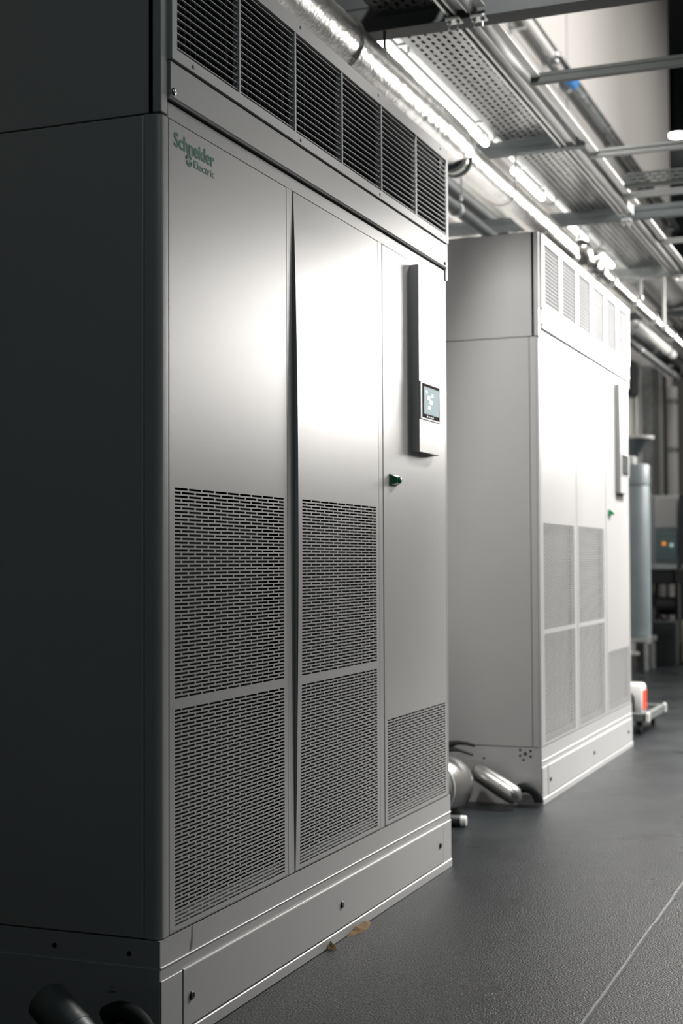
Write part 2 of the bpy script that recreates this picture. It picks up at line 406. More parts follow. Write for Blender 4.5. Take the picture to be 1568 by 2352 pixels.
    # lettering
    if not second:
        put_text('lettering', 'Schneider', .068, .276, 2.0655, .0330, .022, .0006, d1, GREEN)
        put_text('lettering', 'Electric', .167, .276, 2.0385, .0185, .004, .0006, d1, GREEN)
        emblem(d1, .143, 2.0495, .0155, .0006, GREEN)
    else:
        put_text('lettering', 'Schneider', .790, .985, 2.078, .030, .022, .0006, d2, GREEN)
        put_text('lettering', 'Electric', .885, .985, 2.052, .017, .004, .0006, d2, GREEN)
        emblem(d2, .862, 2.062, .0145, .0006, GREEN)
    # green latch on the third door
    y, z = Y(1.5745), 1.366
    kb = MB(); kb.poly([(y-.038, z-.018), (y+.030, z-.018), (y+.038, z-.006), (y+.038, z+.006), (y+.030, z+.018), (y-.038, z+.018)], 'x', 0, .004)
    kn = kb.build('door_latch', GREENP, d3)
    t = MB(); t.faces([(.004, y-.034, z-.016), (.004, y+.028, z-.016), (.004, y+.028, z+.016), (.004, y-.034, z+.016),
                       (.019, y-.018, z-.010), (.019, y+.018, z-.010), (.019, y+.018, z+.010), (.019, y-.018, z+.010)],
                      [(0, 1, 2, 3), (4, 5, 6, 7), (0, 1, 5, 4), (1, 2, 6, 5), (2, 3, 7, 6), (3, 0, 4, 7)])
    t.build('latch_body', GREENP, d3)
    MB().rev((.015, y+.006, z), (1, y+.006, z), [(0, .011), (.007, .011), (.010, .007)], 20).build('latch_button', GREENP, d3, smooth=True)
    # display module
    y0, y1, z0, z1, p = Y(1.757), Y(2.0), 1.4725, 2.108, .030
    if second: z0 = 1.487
    dm = MB().poly([(0, y0), (p-.002, y0), (p, y0+.002), (p, y1-.03), (p-.004, y1-.012), (p-.012, y1-.002), (0, y1)], 'z', z0, z1).build('display_module', PAINT, root, smooth=False)
    bz = B(p-.001, p+.0035, y0+.006, y1-.004, 1.584, 1.713, bev=.0015).build('bezel', GRILLE, dm)
    B(p+.003, p+.0046, y0+.022, y1-.03, 1.590, 1.708, bev=.0008).build('glass_frame', SCRFRAME, dm)
    B(p+.0044, p+.0054, y0+.036, y1-.042, 1.604, 1.697, bev=.0003).build('screen', SCRDARK if second else SCREEN, dm)
    if not second:
        for (ya, yb, za, zb) in ((.075, .098, 1.655, 1.668), (.10, .128, 1.642, 1.654), (.082, .10, 1.622, 1.634), (.12, .135, 1.667, 1.676), (.055, .07, 1.676, 1.684)):
            B(p+.0052, p+.0058, y0+ya, y0+yb, za, zb).build('screen_icon', SCRWHITE, dm)
        for k in range(4):
            B(p+.0044, p+.0051, y0+.07+.02*k, y0+.078+.02*k, 1.594, 1.598).build('key_mark', SCRWHITE, dm)
    # ---- upper housing
    uh = MB(); x1 = .004
    uh.box(-DEP, x1-.02, .0, .02, JT+.001, TOP, bev=.0015)
    uh.box(-DEP, x1-.02, W-.02, W, JT+.001, TOP, bev=.0015)
    uh.box(-DEP, x1-.02, .0, W, TOP-.004, TOP, bev=.0015)
    uh.box(-DEP, -DEP+.01, .0, W, JT, TOP)
    up_ = uh.build('upper_housing', PAINT, root)
    for a, b in ((.0, .030), (W-.020, W)):
        B(-.03, x1, a, b, JT+.001, TOP, bev=.0015).build('housing_post', PAINT, up_)
    B(-.14, -.13, .02, W-.02, JT+.03, TOP-.004).build('fan_bay_wall', INNER, up_)
    hp = MB()   # header panel, proud of the doors, lower lip rolled back
    a, b = .034, W-.021
    hx = .010
    hp.poly([(-.03, 2.168), (hx-.006, 2.1655), (hx, 2.1715), (hx, 2.2505), (hx-.003, 2.2535), (-.03, 2.2535)], 'y', a, b)
    hd = hp.build('header_panel', PAINT, root)
    B(hx-.006, hx-.001, a, b, 2.1645, 2.1658, bev=.0006).build('lip', EDGE, hd)
    for yv in (.048, 2.12):
        MB().rev((hx, Y(yv), 2.183), (1, Y(yv), 2.183), [(0, .0095), (.002, .009), (.0045, .006), (.0052, .001)], 20).build('screw', CHROME, hd, smooth=True)
    # recess under the header
    B(-.045, -.028, .03, W-.02, JT+.030, 2.172).build('recess_back', PAINT_D, up_)
    # grille
    g0, g1, gz0, gz1 = .034, W-.018, LB+.002, TOP-.003
    o0, o1, oz0, oz1 = .0575, Y(2.134), 2.2835, 2.5615
    gf = MB()
    fx = .014
    for bx in ((g0, g1, gz0, oz0), (g0, g1, oz1, gz1), (g0, o0, oz0, oz1), (o1, g1, oz0, oz1)):
        gf.box(0, fx, *bx)
    gr = gf.build('grille', GRILLE, root)
    B(-.005, .001, g0, g1, LB-.0025, LB+.0015).build('panel_gap', GAP, up_)
    if not second:
        divs = [o0, .397, .750, 1.101, 1.445, 1.793, o1]; dw = .0055
    else:
        divs = [o0+.025, .415, .78, 1.14, 1.50, 1.853, o1-.035]; dw = .033
    root_sl = None
    n = 16; pz = (oz1-oz0)/n
    for i in range(6):
        ya = divs[i]+(dw if i else 0); yb = divs[i+1]-(dw if i < 5 else 0)
        if i: B(-.004, fx-.001, divs[i]-dw, divs[i]+dw, oz0, oz1, bev=.0008).build('divider', GRILLE, gr)
        if not second:
            m_ = MB().box(-.0055, .0, ya, yb, -.0014, .0014, bev=.0005)
        else:
            m_ = MB().poly([(-.004, -.0075), (-.0045, .0070), (-.0035, .0075), (.0, -.0070)], 'y', ya, yb)
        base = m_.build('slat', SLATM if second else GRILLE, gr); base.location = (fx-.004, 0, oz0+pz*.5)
        if second: base.location.z = oz0+pz*.5
        for k in range(1, n):
            c = base.copy(); col.objects.link(c); c.location.z = base.location.z+pz*k
        if not second:
            rb = MB(); cl_ = MB()
            y = ya+.014
            while y < yb-.008:
                rb.box(-.030, -.016, y-.0010, y+.0010, oz0, oz1)
                for k in range(n*1):
                    cl_.box(-.0165, -.0150, y-.0013, y+.0013, oz0+pz*(k+.62), oz0+pz*(k+.62)+.0022)
                y += .0275
            rb.build('rear_blades', INNER, gr, kind='stuff'); cl_.build('blade_glints', WARM, gr, kind='stuff')  # paler dots put in for glints on the blade edges
    if second:
        for a, b in ((o0, o0+.025), (o1-.035, o1)): B(-.004, fx-.001, a, b, oz0, oz1).build('divider', GRILLE, gr)
    for yv, zv in ((.137, 2.269), (.783, 2.269), (1.424, 2.269), (2.061, 2.269), (.783, 2.586), (1.413, 2.586), (2.061, 2.586), (.137, 2.586)):
        MB().rev((fx-.002, Y(yv), zv), (1, Y(yv), zv), [(0, .0042), (.003, .0042), (.0032, .002)], 14).build('screw', DARKST, gr, smooth=True)
        MB().rev((fx-.0005, Y(yv)+.0035, zv-.003), (1, Y(yv)+.0035, zv-.003), [(0, .003), (.0012, .002)], 10).build('washer', CHROME, gr)
    if not second:
        # rust drip and chipped paint
        st = MB(); st.faces([(.0006, .152, .256), (.0006, .158, .256), (.0006, .157, .225), (.0006, .152, .205), (.0006, .140, .200), (.0006, .146, .215), (.0006, .151, .232)], [(0, 1, 2, 3, 4, 5, 6)])
        st.build('rust_drip', nmat('thin_rust', (.19, .15, .115), .7), sk)
        B(-.121, -.1205, -.0035, -.0025, .135, .15).build('marker_line', GAP, plinth)
        B(-.1285, -.112, -.0035, -.0025, .135, .1362).build('marker_line', GAP, plinth)
    return root
cabinet(0, 1.0, 'near tall grey steel cooling cabinet with three perforated doors and a green-lettered left door')
cabinet(3.555, 1.03, 'farther pale cooling cabinet standing beyond the near one, its grille slats nearly closed', True)

# paint flakes on the floor at the near plinth
def flake(y0, y1, h, label, n=9):
    mb = MB(); top = []; 
    for i in range(n):
        t = i/(n-1); top.append((y0+(y1-y0)*t, .001+h*math.sin(PI*t)*random.uniform(.5, 1.0)))
    vs = [(.0085, y, 0.0) for y, z in top]+[(.0085+random.uniform(0, .004), y, z) for y, z in top]+[(.0085+.02*math.sin(PI*i/(n-1))+.004, top[i][0], .0) for i in range(n)]
    fs = [(i, i+1, n+i+1, n+i) for i in range(n-1)]+[(n+i, n+i+1, 2*n+i+1, 2*n+i) for i in range(n-1)]
    mb.faces(vs, fs); tag(mb.build('paint_flake', BROWN), label, 'debris', 'paint flakes at the near plinth')
flake(.962, 1.005, .022, 'small brown lump of debris at the foot of the near cabinet')
flake(1.115, 1.31, .017, 'long brown strip of peeled paint at the foot of the near cabinet')

# ------------------------------------------------------------------ things on the floor beside the cabinets
def stub(p0, p1, r, label, m=None, name='metal_tube'):
    m = m or ALU
    t = thing(name, label, 'tube', p0, 'aluminium pipe stubs beside the cabinets'); p1 = Vector(p1)-Vector(p0); L = p1.length; d = p1.normalized()
    MB().rev((0, 0, 0), p1, [(0, r*.93), (.004, r), (.3*L, r*1.0), (L-.05, r), (L-.03, r*.9), (L-.012, r*.55), (L, .002)], 32).build('jacket', m, t, smooth=True)
    MB().rev(d*(-.003), p1, [(0, r*.86), (.002, r*.86)], 32).build('open_end', DARKST, t)
    MB().rev(d*(L*.93-.09), p1, [(0, r*1.001), (.0, r*1.03), (.012, r*1.03), (.012, r*1.001)], 32).build('band', m, t, smooth=True)
    return t
stub((-.278, 3.45, .158), (-.058, 3.40, .046), .043, 'dull aluminium tube leaning on the plinth of the farther cabinet')
stub((-.188, -.17, .160), (-.03, -.21, .050), .045, 'aluminium tube in deep shadow leaning at the side of the near cabinet', nmat('shaded_aluminium', (.13, .14, .14), .45, .6, .08, 90))  # aluminium darkened in colour to stand for the shadow here
# dark elbow at the foot of each stub; the farther one partly stands for shadow
def hose(c, R, r, a0, a1, label):
    pts = [(c[0]+R*math.cos(a0+(a1-a0)*i/14), c[1], c[2]+R*math.sin(a0+(a1-a0)*i/14)) for i in range(15)]
    tag(MB().tube(pts, r, 14).build('elbow_and_shade', RUBBER_SHADE, smooth=True), label, 'hose')
hose((-.065, 3.505, .022), .062, .022, math.radians(120), math.radians(0), 'black elbow shape, partly standing for shadow, at the corner of the farther plinth behind the leaning tube')
hose((-.055, -.07, .055), .06, .024, math.radians(130), math.radians(0), 'black rubber elbow in shadow at the near plinth behind the leaning tube')

dr = thing('metal_bottle', 'silver domed metal bottle with a black lever lying between the two cabinets', 'bottle', (-.395, 3.14, .121))
ax = Vector((.30, .95, 0)).normalized()
MB().rev((0, 0, 0), ax, [(0, .020), (.002, .095), (.004, .110), (.010, .118), (.018, .1205), (.13, .1205), (.16, .116), (.185, .104), (.21, .080), (.228, .045), (.233, .01)], 48).build('shell', ALU, dr, smooth=True)
MB().rev(ax*.012, ax, [(0, .1207), (.0, .1225), (.006, .1225), (.006, .1207)], 48).build('rim', GALV_B, dr, smooth=True)
MB().cyl((.045, .10, .09), (.045, .10, .165), .012, 14).build('valve_stem', BLACK, dr, smooth=True)
MB().tube([(.030, .10, .160), (.06, .10, .178), (.10, .10, .186), (.14, .10, .184), (.175, .10, .176)], [.017, .015, .010, .0085, .0075], 12).build('upper_lever', BLACK, dr, smooth=True)
MB().tube([(.030, .10, .146), (.07, .10, .156), (.11, .10, .150), (.165, .10, .136)], [.017, .013, .008, .006], 12).build('lower_lever', BLACK, dr, smooth=True)
tb = thing('bar_stock', 'short dark bar with a bright cap lying on the floor between the cabinets', 'bar', (-.42, 2.90, .023))
MB().rev((0, 0, 0), (1, .16, 0), [(0, .020), (.003, .023), (.225, .023), (.228, .021)], 20).build('rod', DARKST, tb, smooth=True)
MB().rev((.226, .036, 0), (1.226, .196, 0), [(0, .0225), (.02, .0225), (.024, .019)], 20).build('end_cap', WHITEP, tb, smooth=True)

# trolley with a carton behind the farther cabinet
tr = thing('platform_trolley', 'low grey platform trolley on castors beyond the farther cabinet', 'trolley', (-.26, 6.70, 0))
B(-.24, .24, -.31, .31, .094, .104).build('deck', DARKST, tr)
for a in ((-.255, .255, -.33, -.30), (-.255, .255, .30, .33), (-.255, -.225, -.33, .33), (.225, .255, -.33, .33)):
    B(*a, .082, .134, bev=.004).build('frame_bar', WARM, tr)
for sx in (-1, 1):
    for sy in (-1, 1):
        B(sx*.255-.012, sx*.255+.012, sy*.33-.012, sy*.33+.012, .078, .142, bev=.006).build('corner_bumper', WHITEP, tr)
        cs = B(sx*.19-.02, sx*.19+.02, sy*.26-.014, sy*.26+.014, .05, .082).build('castor_fork', DARKST, tr)
        MB().cyl((sx*.19-.012, sy*.26, .034), (sx*.19+.012, sy*.26, .034), .034, 20, .004).build('castor_wheel', BLACK, tr, smooth=True)
jc = thing('jerry_can', 'white container with a red side and dark handle standing on the trolley', 'container', (-.17, 6.60, .106))
B(-.115, .105, -.075, .075, 0, .20, bev=.02, seg=2).build('body', WHITEP, jc, smooth=True)
B(.100, .109, -.06, .06, .03, .16, bev=.003).build('red_panel', RED, jc, label='red side panel')
MB().tube([(-.07, -.085, .03)]+[(-.01+.055*math.cos(a), -.088, .10+.055*math.sin(a)) for a in [PI-PI*i/10 for i in range(11)]]+[(.045, -.085, .02)], .011, 10).build('handle', BLACK, jc, smooth=True)
B(-.10, .04, -.13, -.076, 0, .075, bev=.01).build('battery_pack', BLACK, jc)

# ------------------------------------------------------------------ machines by the left wall, far end
tk = thing('storage_tank', 'pale blue-grey cylindrical tank on a stand beyond the farther cabinet', 'tank', (-1.13, 12, 0))
MB().rev((0, 0, .33), (0, 0, 1), [(0, .19), (.01, .205), (1.52, .205), (1.53, .20)], 40).build('shell', BLUEGREY, tk, smooth=True)
MB().rev((0, 0, 1.865), (0, 0, 3), [(0, .195), (.004, .207), (.20, .207), (.215, .195), (.222, .08)], 40).build('lid', BLUEGREY, tk, smooth=True)
MB().rev((0, 0, 2.085), (0, 0, 3), [(0, .075), (.075, .075), (.085, .06)], 28).build('cap', WHITEP, tk, smooth=True)
B(-.24, .225, -.24, .24, .28, .33, bev=.004).build('stand_top', GALV, tk)
B(.205, .24, -.25, -.215, .27, .345, bev=.004).build('bracket', WHITEP, tk)
for sx in (-1, 1):
    for sy in (-1, 1): B(sx*.19-.02, sx*.19+.02, sy*.19-.02, sy*.19+.02, 0, .28).build('leg', GALV, tk)
fn = thing('hanging_funnel', 'grey funnel with a white rim hanging above the blue-grey tank', 'funnel', (-1.17, 12.4, 2.075))
MB().rev((0, 0, 0), (0, 0, 1), [(0, .03), (.08, .035), (.31, .215)], 36).build('cone', nmat('slate_grey_steel', (.10, .12, .13), .5, .3), fn, smooth=True)
MB().rev((0, 0, .30), (0, 0, 1), [(0, .205), (.0, .228), (.028, .232), (.028, .20)], 36).build('rim', WHITEP, fn, smooth=True)
MB().cyl((-.2, 0, .35), (-.2, 0, 1.0), .01, 8).build('hanger', GALV, fn)
for q, (X0, Y0) in enumerate(((-1.165, 13.3), (-.78, 13.0))):
    lb = ['grey switch cabinet with an orange lamp on a stand, just right of the blue-grey tank',
          'dark grey switch cabinet on a stand, farther right and cut off by the photo edge'][q]
    mc = thing('switch_cabinet', lb, 'machine', (X0, Y0, 0), 'switch cabinets at the far end')
    sh = nmat('machine_enamel', (.26, .28, .29), .5) if q == 0 else DARKST
    B(0, .34, 0, .45, 1.06, 1.82, bev=.008).build('housing', sh, mc)
    B(.085, .325, -.02, .0, 1.46, 1.80, bev=.006).build('upper_door', nmat('pale_door_enamel', (.42, .42, .42), .5) if q == 0 else sh, mc)
    B(.085, .325, -.025, .0, 1.10, 1.44, bev=.006).build('lower_cover', BLUEGLASS, mc)
    MB().cyl((.18, -.025, 1.285), (.18, -.045, 1.285), .022, 16, .004).build('orange_lamp', ORANGE, mc, smooth=True, label='orange indicator lamp')
    MB().cyl((.262, -.025, 1.268), (.262, -.045, 1.268), .022, 16, .004).build('pale_lamp', PALELENS, mc, smooth=True, label='pale indicator lamp')
    B(.05, .33, -.10, .10, 1.0, 1.06, bev=.006).build('front_ledge', GALV, mc)
    B(.0, .28, -.05, .40, .84, 1.0, bev=.01).build('motor_box', BLACK, mc)
    MB().cyl((.08, .02, .60), (.30, .02, .60), .10, 24, .01).build('motor', BLACK, mc, smooth=True)
    MB().tube([(.10, .0, .86), (.06, -.06, .66), (.12, -.1, .50), (.20, -.04, .42)], .018, 10).build('cable_loop', BLACK, mc, smooth=True)
    for lx in (.02, .30):
        for ly in (.03, .40): B(lx-.02, lx+.02, ly-.02, ly+.02, 0, .86).build('leg', DARKST, mc)
    B(.0, .32, .0, .42, .40, .43).build('shelf', DARKST, mc)
bx = thing('dark_crate', 'dark grey crate standing on the floor in front of the switch cabinet', 'crate', (-1.16, 12.45, 0))
B(0, .16, 0, .3, .02, .40, bev=.006).build('side_shell', nmat('crate_grey', (.10, .105, .105), .6), bx)
B(.16, .41, .02, .3, .0, .46, bev=.006).build('body', DARKST, bx)
B(.22, .38, .0, .02, .30, .40, bev=.004).build('label_plate', DARKW, bx)
cb = thing('cream_board', 'cream boards stacked upright at the right edge beyond the dark crate', 'board', (-.735, 12.8, 0))
B(0, .30, 0, .04, .02, .46, bev=.004).build('front_board', CREAM, cb)
B(.02, .33, .05, .09, .0, .36, bev=.004).build('rear_board', CREAM, cb)
bn = thing('wall_bracket', 'small pale bracket low behind the farther cabinet', 'bracket', (-1.2, 11.6, .0))
B(.0, .215, -.02, .05, .16, .19, bev=.006).build('arm', WHITEP, bn)
B(.0, .03, -.02, .05, .0, .17).build('post', DARKST, bn)

# vertical services at the far end of the left wall
def vcol(name, label, cat, fn_): 
    t = thing(name, label, cat); fn_(t); return t
t = thing('riser_duct', 'wide grey vertical riser duct at the far end of the left wall', 'duct', (-1.5, 15.45, 0))
B(.003, .12, -.45, .45, 0, 3.5, bev=.01).build('duct_body', GALV, t)
B(.115, .135, .10, .24, 0, 3.5, bev=.004).build('cover_strip', GALV_B, t)
t = thing('riser_channel', 'black vertical cable channel beside the wide grey riser duct', 'channel', (-1.5, 16.13, 0))
B(.003, .09, -.18, .18, 0, 3.5, bev=.006).build('channel_body', BLACK, t)
t = thing('riser_pipe', 'white vertical pipe on the corner of the left wall', 'pipe', (-1.41, 16.74, 0))
MB().cyl((0, 0, 0), (0, 0, 3.42), .075, 20).build('pipe_run', WHITEP, t, smooth=True)
for z in (.9, 1.9, 2.55, 3.2): MB().cyl((0, 0, z), (0, 0, z+.06), .084, 20).build('pipe_clamp', GALV, t, smooth=True)
t = thing('conduit', 'thin pale vertical conduit on the left wall, nearest of the risers', 'conduit', (-1.47, 14.35, 0))
MB().cyl((0, 0, 0), (0, 0, 3.3), .03, 14).build('pipe_run', GALV_B, t, smooth=True)
for z in (1.2, 2.4): B(-.03, .04, -.05, .05, z, z+.03).build('clip', GALV, t)
t = thing('junction_box', 'dark oblong junction box high on the left wall beyond the farther cabinet', 'box', (-1.498, 14.0, 3.0))
B(0, .1, -.11, .11, 0, .42, bev=.03, seg=2).build('box_body', DARKST, t)
B(.1, .11, -.07, .07, .05, .37, bev=.004).build('box_lid', DARKST, t)

# ------------------------------------------------------------------ overhead support beams
ZB = 3.27
def beam(y, x0, x1, label, h=.041, wd=.041, mat=WARM, z=ZB, name='support_beam'):
    t = thing(name, label, 'beam', (x0, y, z), 'overhead cross beams'); L = x1-x0
    # C channel with lips, open side down
    k = .006
    pr = [(0, 0), (k, 0), (k, .003), (.003, .003), (.003, h-.003), (wd-.003, h-.003), (wd-.003, .003), (wd-k, .003), (wd-k, 0), (wd, 0), (wd, h), (0, h)]
    if h < .1:
        pr = [(0, 0), (wd, 0), (wd, h), (wd-.004, h), (wd-.004, h), (0, h)]
    mb = MB(); mb.poly([(0, 0), (wd, 0), (wd, h*.35), (wd-.004, h*.40), (wd-.004, h*.6), (wd, h*.65), (wd, h), (0, h), (0, h*.65), (.004, h*.6), (.004, h*.4), (0, h*.35)], 'x', 0, L)
    mb.build('channel', mat, t)
    return t
def rods(t, xs, y, z0, z1, mat=GALV):
    for x in xs: MB().cyl((x, y, z0), (x, y, z1), .005, 8).build('threaded_rod', mat, t, smooth=True)
b0 = beam(2.62, -1.49, 1.6, 'deep cross beam overhead, its shade put into a dark colour, nearest of all and crossing the top edge', h=.16, wd=.09, mat=DARKST)
rods(b0, [2.9], .045, .16, 6.2)
B(.06, 3.05, -.01, .10, -.006, .004, bev=.001).build('bottom_flange', DARKST, b0)  # beam and flange steel coloured dark to stand for their unlit side
b1 = beam(4.57, -1.49, .0, 'grey cross beam under the tray, second from the near dark beam', h=.07, wd=.06, mat=BEAMST)
b2 = beam(6.30, -1.49, 1.0, 'grey double cross beam under the tray above the farther cabinet', h=.082, wd=.06, mat=BEAMST)
b3 = beam(8.25, -1.49, 1.0, 'pale cross beam under the tray beyond the farther cabinet', h=.082, wd=.06, mat=GALV)
b4 = beam(10.15, -1.49, 1.0, 'grey cross beam farthest along the tray', h=.06, wd=.06, mat=BEAMST)
s1 = beam(3.50, -.01, 2.2, 'grey slotted side strut running right from the tray, nearest', h=.044, mat=WARM); rods(s1, [1.5], .02, .04, 6.2)
s2 = beam(4.80, -.01, 2.2, 'pale side strut running right from the tray, second nearest', h=.041, mat=PALEST); rods(s2, [1.5], .02, .04, 6.2)
s3 = beam(5.75, -.01, 2.2, 'pale side strut just beyond the perforated side bar', h=.034, mat=PALEST); rods(s3, [1.5], .02, .03, 6.2)
s4 = beam(7.10, -.01, 2.2, 'pale thin side strut farthest of the right-hand struts', h=.034, mat=PALEST); rods(s4, [1.5], .02, .03, 6.2)
s5 = thing('perforated_bar', 'dark perforated side bar running right from the tray', 'beam', (.05, 5.46, ZB))
perf(.0, 2.2, .0, .06, .05, .02, .008, .012, .003, lambda y, z, d: (y, d, z), (.0, .0, .004, .004)).build('web', WARM, s5)
B(0, 2.2, .0, .07, -.006, .0).build('flange', WARM, s5); B(0, 2.2, .0, .02, .062, .07).build('flange', WARM, s5)
MB().cyl((1.5, .03, .06), (1.5, .03, 6.2), .005, 8).build('threaded_rod', GALV, s5)

# ------------------------------------------------------------------ tray, trunking and rails along the row
def slot_tray(x0, x1, y0, y1, label, z=3.345):
    t = thing('cable_tray', label, 'tray', (x0, y0, z), 'slotted cable trays over the cabinets')
    Wd = x1-x0; L = y1-y0
    perf(.03, L-.03, .02, Wd-.02, .060, .036, .014, .022, .0015, lambda y, x, d: (x, y, -d), (.03, .03, .02, .02), rnd=.004).build('slotted_base', TRAYST, t)
    for xa in (0, Wd):
        B(xa-.0015, xa+.0015, 0, L, 0, .055).build('side_wall', GALV, t)
        B(xa-.008, xa+.008, 0, L, .052, .058, bev=.002).build('lip', GALV_B, t)
    for k, (a, b) in enumerate(((.022, .015), (.055, .016), (.088, .015), (.121, .016), (.154, .015), (.187, .016), (.220, .015), (.255, .016))):
        MB().tube([(a+.002*math.sin(i*1.7+k), L*i/14, b+.004) for i in range(15)], b, 8).build('cable', BLACK, t, smooth=True)  # packed across the base to keep the bright wall out of the slots
    return t
slot_tray(-.435, -.145, .3, 4.60, 'slotted galvanised cable tray, first length over the near cabinet')
slot_tray(-.435, -.145, 4.64, 6.33, 'slotted galvanised cable tray, short length over the gap and farther cabinet')
slot_tray(-.435, -.145, 6.37, 8.28, 'slotted galvanised cable tray, length beyond the third cross beam')
slot_tray(-.435, -.145, 8.32, 12.0, 'slotted galvanised cable tray, farthest length')

def trunk(y0, y1, label):
    t = thing('light_trunking', label, 'trunking', (-.125, y0, ZB+.042), 'trunking rails beside the tray'); L = y1-y0
    B(0, .014, 0, L, -.036, .03, bev=.002).build('inner_rail', GALV_B, t)
    B(.014, .030, 0, L, -.012, .03).build('slot_channel', BLACK, t)
    B(.030, .042, 0, L, -.036, .03, bev=.002).build('rail_flange', GALV_B, t)
    B(.042, .082, 0, L, -.016, .03).build('rail_web', WHITEP, t)
    B(.082, .092, 0, L, -.034, .03, bev=.002).build('outer_rail', GALV_B, t)
    return t
trunk(.3, 2.60, 'pale rail trunking beside the tray, nearest length above the dark beam')
trunk(2.66, 6.24, 'long pale rail trunking beside the tray, with a black slot')
trunk(6.40, 8.24, 'bright pale rail trunking beside the tray, length after the third cross beam')
trunk(8.34, 12.0, 'pale rail trunking beside the tray, farthest length')
def side_tray(y0, y1, label):
    t = thing('perforated_rail', label, 'rail', (-.012, y0, ZB+.03), 'perforated side rails'); L = y1-y0
    perf(.02, L-.02, .006, .050, .05, .022, .009, .016, .0015, lambda y, z, d: (-d+.03*(.5-z/.05)*0, y, z), (.02, .02, .006, .006), rnd=.003).build('slotted_web', DARKST, t)
    B(.0, .014, 0, L, -.004, .0, bev=.001).build('bottom_lip', GALV_B, t)
    B(.002, .012, 0, L, .0, .056).build('backing', BLACK, t)
    B(.012, .045, 0, L, -.006, .006, bev=.002).build('white_edge', WHITEP, t)
    return t
side_tray(.3, 2.60, 'dark perforated rail with a white edge, nearest length above the dark beam')
side_tray(2.66, 6.04, 'dark perforated rail with a white edge beside the pale trunking')
side_tray(6.40, 8.24, 'dark perforated rail with a white edge, length after the third cross beam')
def clamp(x, y, z, label):
    t = thing('beam_clamp', label, 'clamp', (x, y, z), 'clamps under the cross beams')
    B(-.03, .03, -.012, .05, -.012, .0, bev=.003).build('plate', GALV_B, t)
    for sx in (-.018, .018):
        MB().rev((sx, .01, -.008), (sx, .01, -1), [(0, .010), (.012, .010), (.016, .004)], 6).build('bolt', CHROME, t)
        MB().cyl((sx, .01, -.045), (sx, .01, -.01), .004, 8).build('stud', GALV_B, t)
for x, y, lb in ((-.10, 2.60, 'bolted clamp under the dark beam where the pale trunking meets it'), (.0, 2.61, 'bolted clamp under the dark beam where the perforated rail meets it'),
                 (-.09, 6.29, 'bolted clamp under the double beam above the farther cabinet'), (-.05, 8.24, 'bolted clamp under the pale beam beyond the farther cabinet, left'),
                 (.03, 8.24, 'bolted clamp under the pale beam beyond the farther cabinet, right')):
    clamp(x, y, ZB, lb)

# lamp tubes between the duct and the tray
def lamp(y0, y1, label, x=-.5, z=3.315):
    t = thing('tube_lamp', label, 'lamp', (x, y0, z), 'tube lamps beside the tray'); L = y1-y0
    MB().rev((0, 0, 0), (0, 1, 0), [(0, .008), (.012, .019), (.02, .020), (L-.02, .020), (L-.012, .019), (L, .008)], 16).build('tube', TUBE, t, smooth=True)
    B(-.018, .018, .0, L, .030, .050, bev=.004).build('batten', PALEST, t)
    for k in (.15*L, .85*L): B(.0, .0632, k-.01, k+.01, .034, .046).build('side_arm', GALV, t)
    for k in (.1, L-.1): B(-.012, .012, k-.01, k+.01, .015, .03).build('holder', GALV, t)
lamp(2.78, 4.50, 'long lit tube lamp between the foil pipe and the slotted tray, nearest')
lamp(5.05, 5.75, 'short lit tube lamp above the farther cabinet, second along')
lamp(6.5, 7.0, 'short lit tube lamp third along, past the double beam')
lamp(7.55, 7.95, 'short lit tube lamp fourth along, the farthest')
dl = thing('downlight', 'lit round downlight against the dark upper wall at the right edge', 'lamp', (-1.99, 21.5, 8.18))
MB().rev((0, 0, 0), (0, 0, 1), [(0, .14), (.01, .15), (.03, .15)], 28).build('lens', LENS, dl, smooth=True)
MB().rev((0, 0, .03), (0, 0, 1), [(0, .17), (.2, .12), (1.3, .05)], 28).build('shade', DARKST, dl, smooth=True)

# ------------------------------------------------------------------ foil duct above the cabinets
dt = thing('foil_duct', 'crumpled silver foil duct running above the near cabinet, wide near end', 'duct', (-.45, -2.5, 3.09))
pr = []; y = 0.0
while y < 6.18:
    pr.append((y, .108+random.uniform(-.0015, .0015))); y += .045 if y < 5.4 else .02
pr += [(6.22, .104), (6.30, .088), (6.36, .079)]
du = MB().rev((0, 0, 0), (0, 1, 0), pr, 40)
for v in du.bm.verts:
    a = math.atan2(v.co.z, v.co.x); s_ = 1+.008*math.sin(9*a+v.co.y*17)*math.sin(v.co.y*21+4*a)+random.uniform(-.009, .009)
    v.co.x *= s_; v.co.z *= s_
du.build('foil_wrap', FOIL, dt, smooth=True)
for yy in (1.2, 2.42, 3.55, 4.72):
    o = MB().rev((0, yy, 0), (0, yy+1, 0), [(0, .1095), (0, .1165), (.03, .1165), (.03, .1095)], 40); o.build('tape_band', FOIL, dt, smooth=True)
vb = MB().rev((0, 6.16, -.055), (0, 7.16, -.055), [(0, .055), (.01, .075), (.03, .078), (.035, .06), (.06, .06)], 28).build('valve', DARKST, dt, smooth=True, label='dark ringed valve under the duct joint')
for nm, m_, y_, pr_ in (('pale_ring', WHITEP, .05, [(0, .0785), (.03, .0785)]), ('green_stripe', GREENP, .06, [(0, .0795), (.012, .0795)]), ('flange', DARKST, .08, [(0, .07), (.015, .082), (.05, .082), (.062, .065)])):
    MB().rev((0, 6.16+y_, -.055), (0, 7.2+y_, -.055), pr_, 28).build(nm, m_, vb, smooth=True)
d2 = thing('foil_pipe', 'narrower bright foil pipe from the near cabinet end to above the farther cabinet', 'duct', (-.45, 3.86, 3.085))
pr = [(0, .06), (.01, .076)]; y = .05
while y < 2.32: pr.append((y, .078+random.uniform(-.0015, .0015))); y += .04
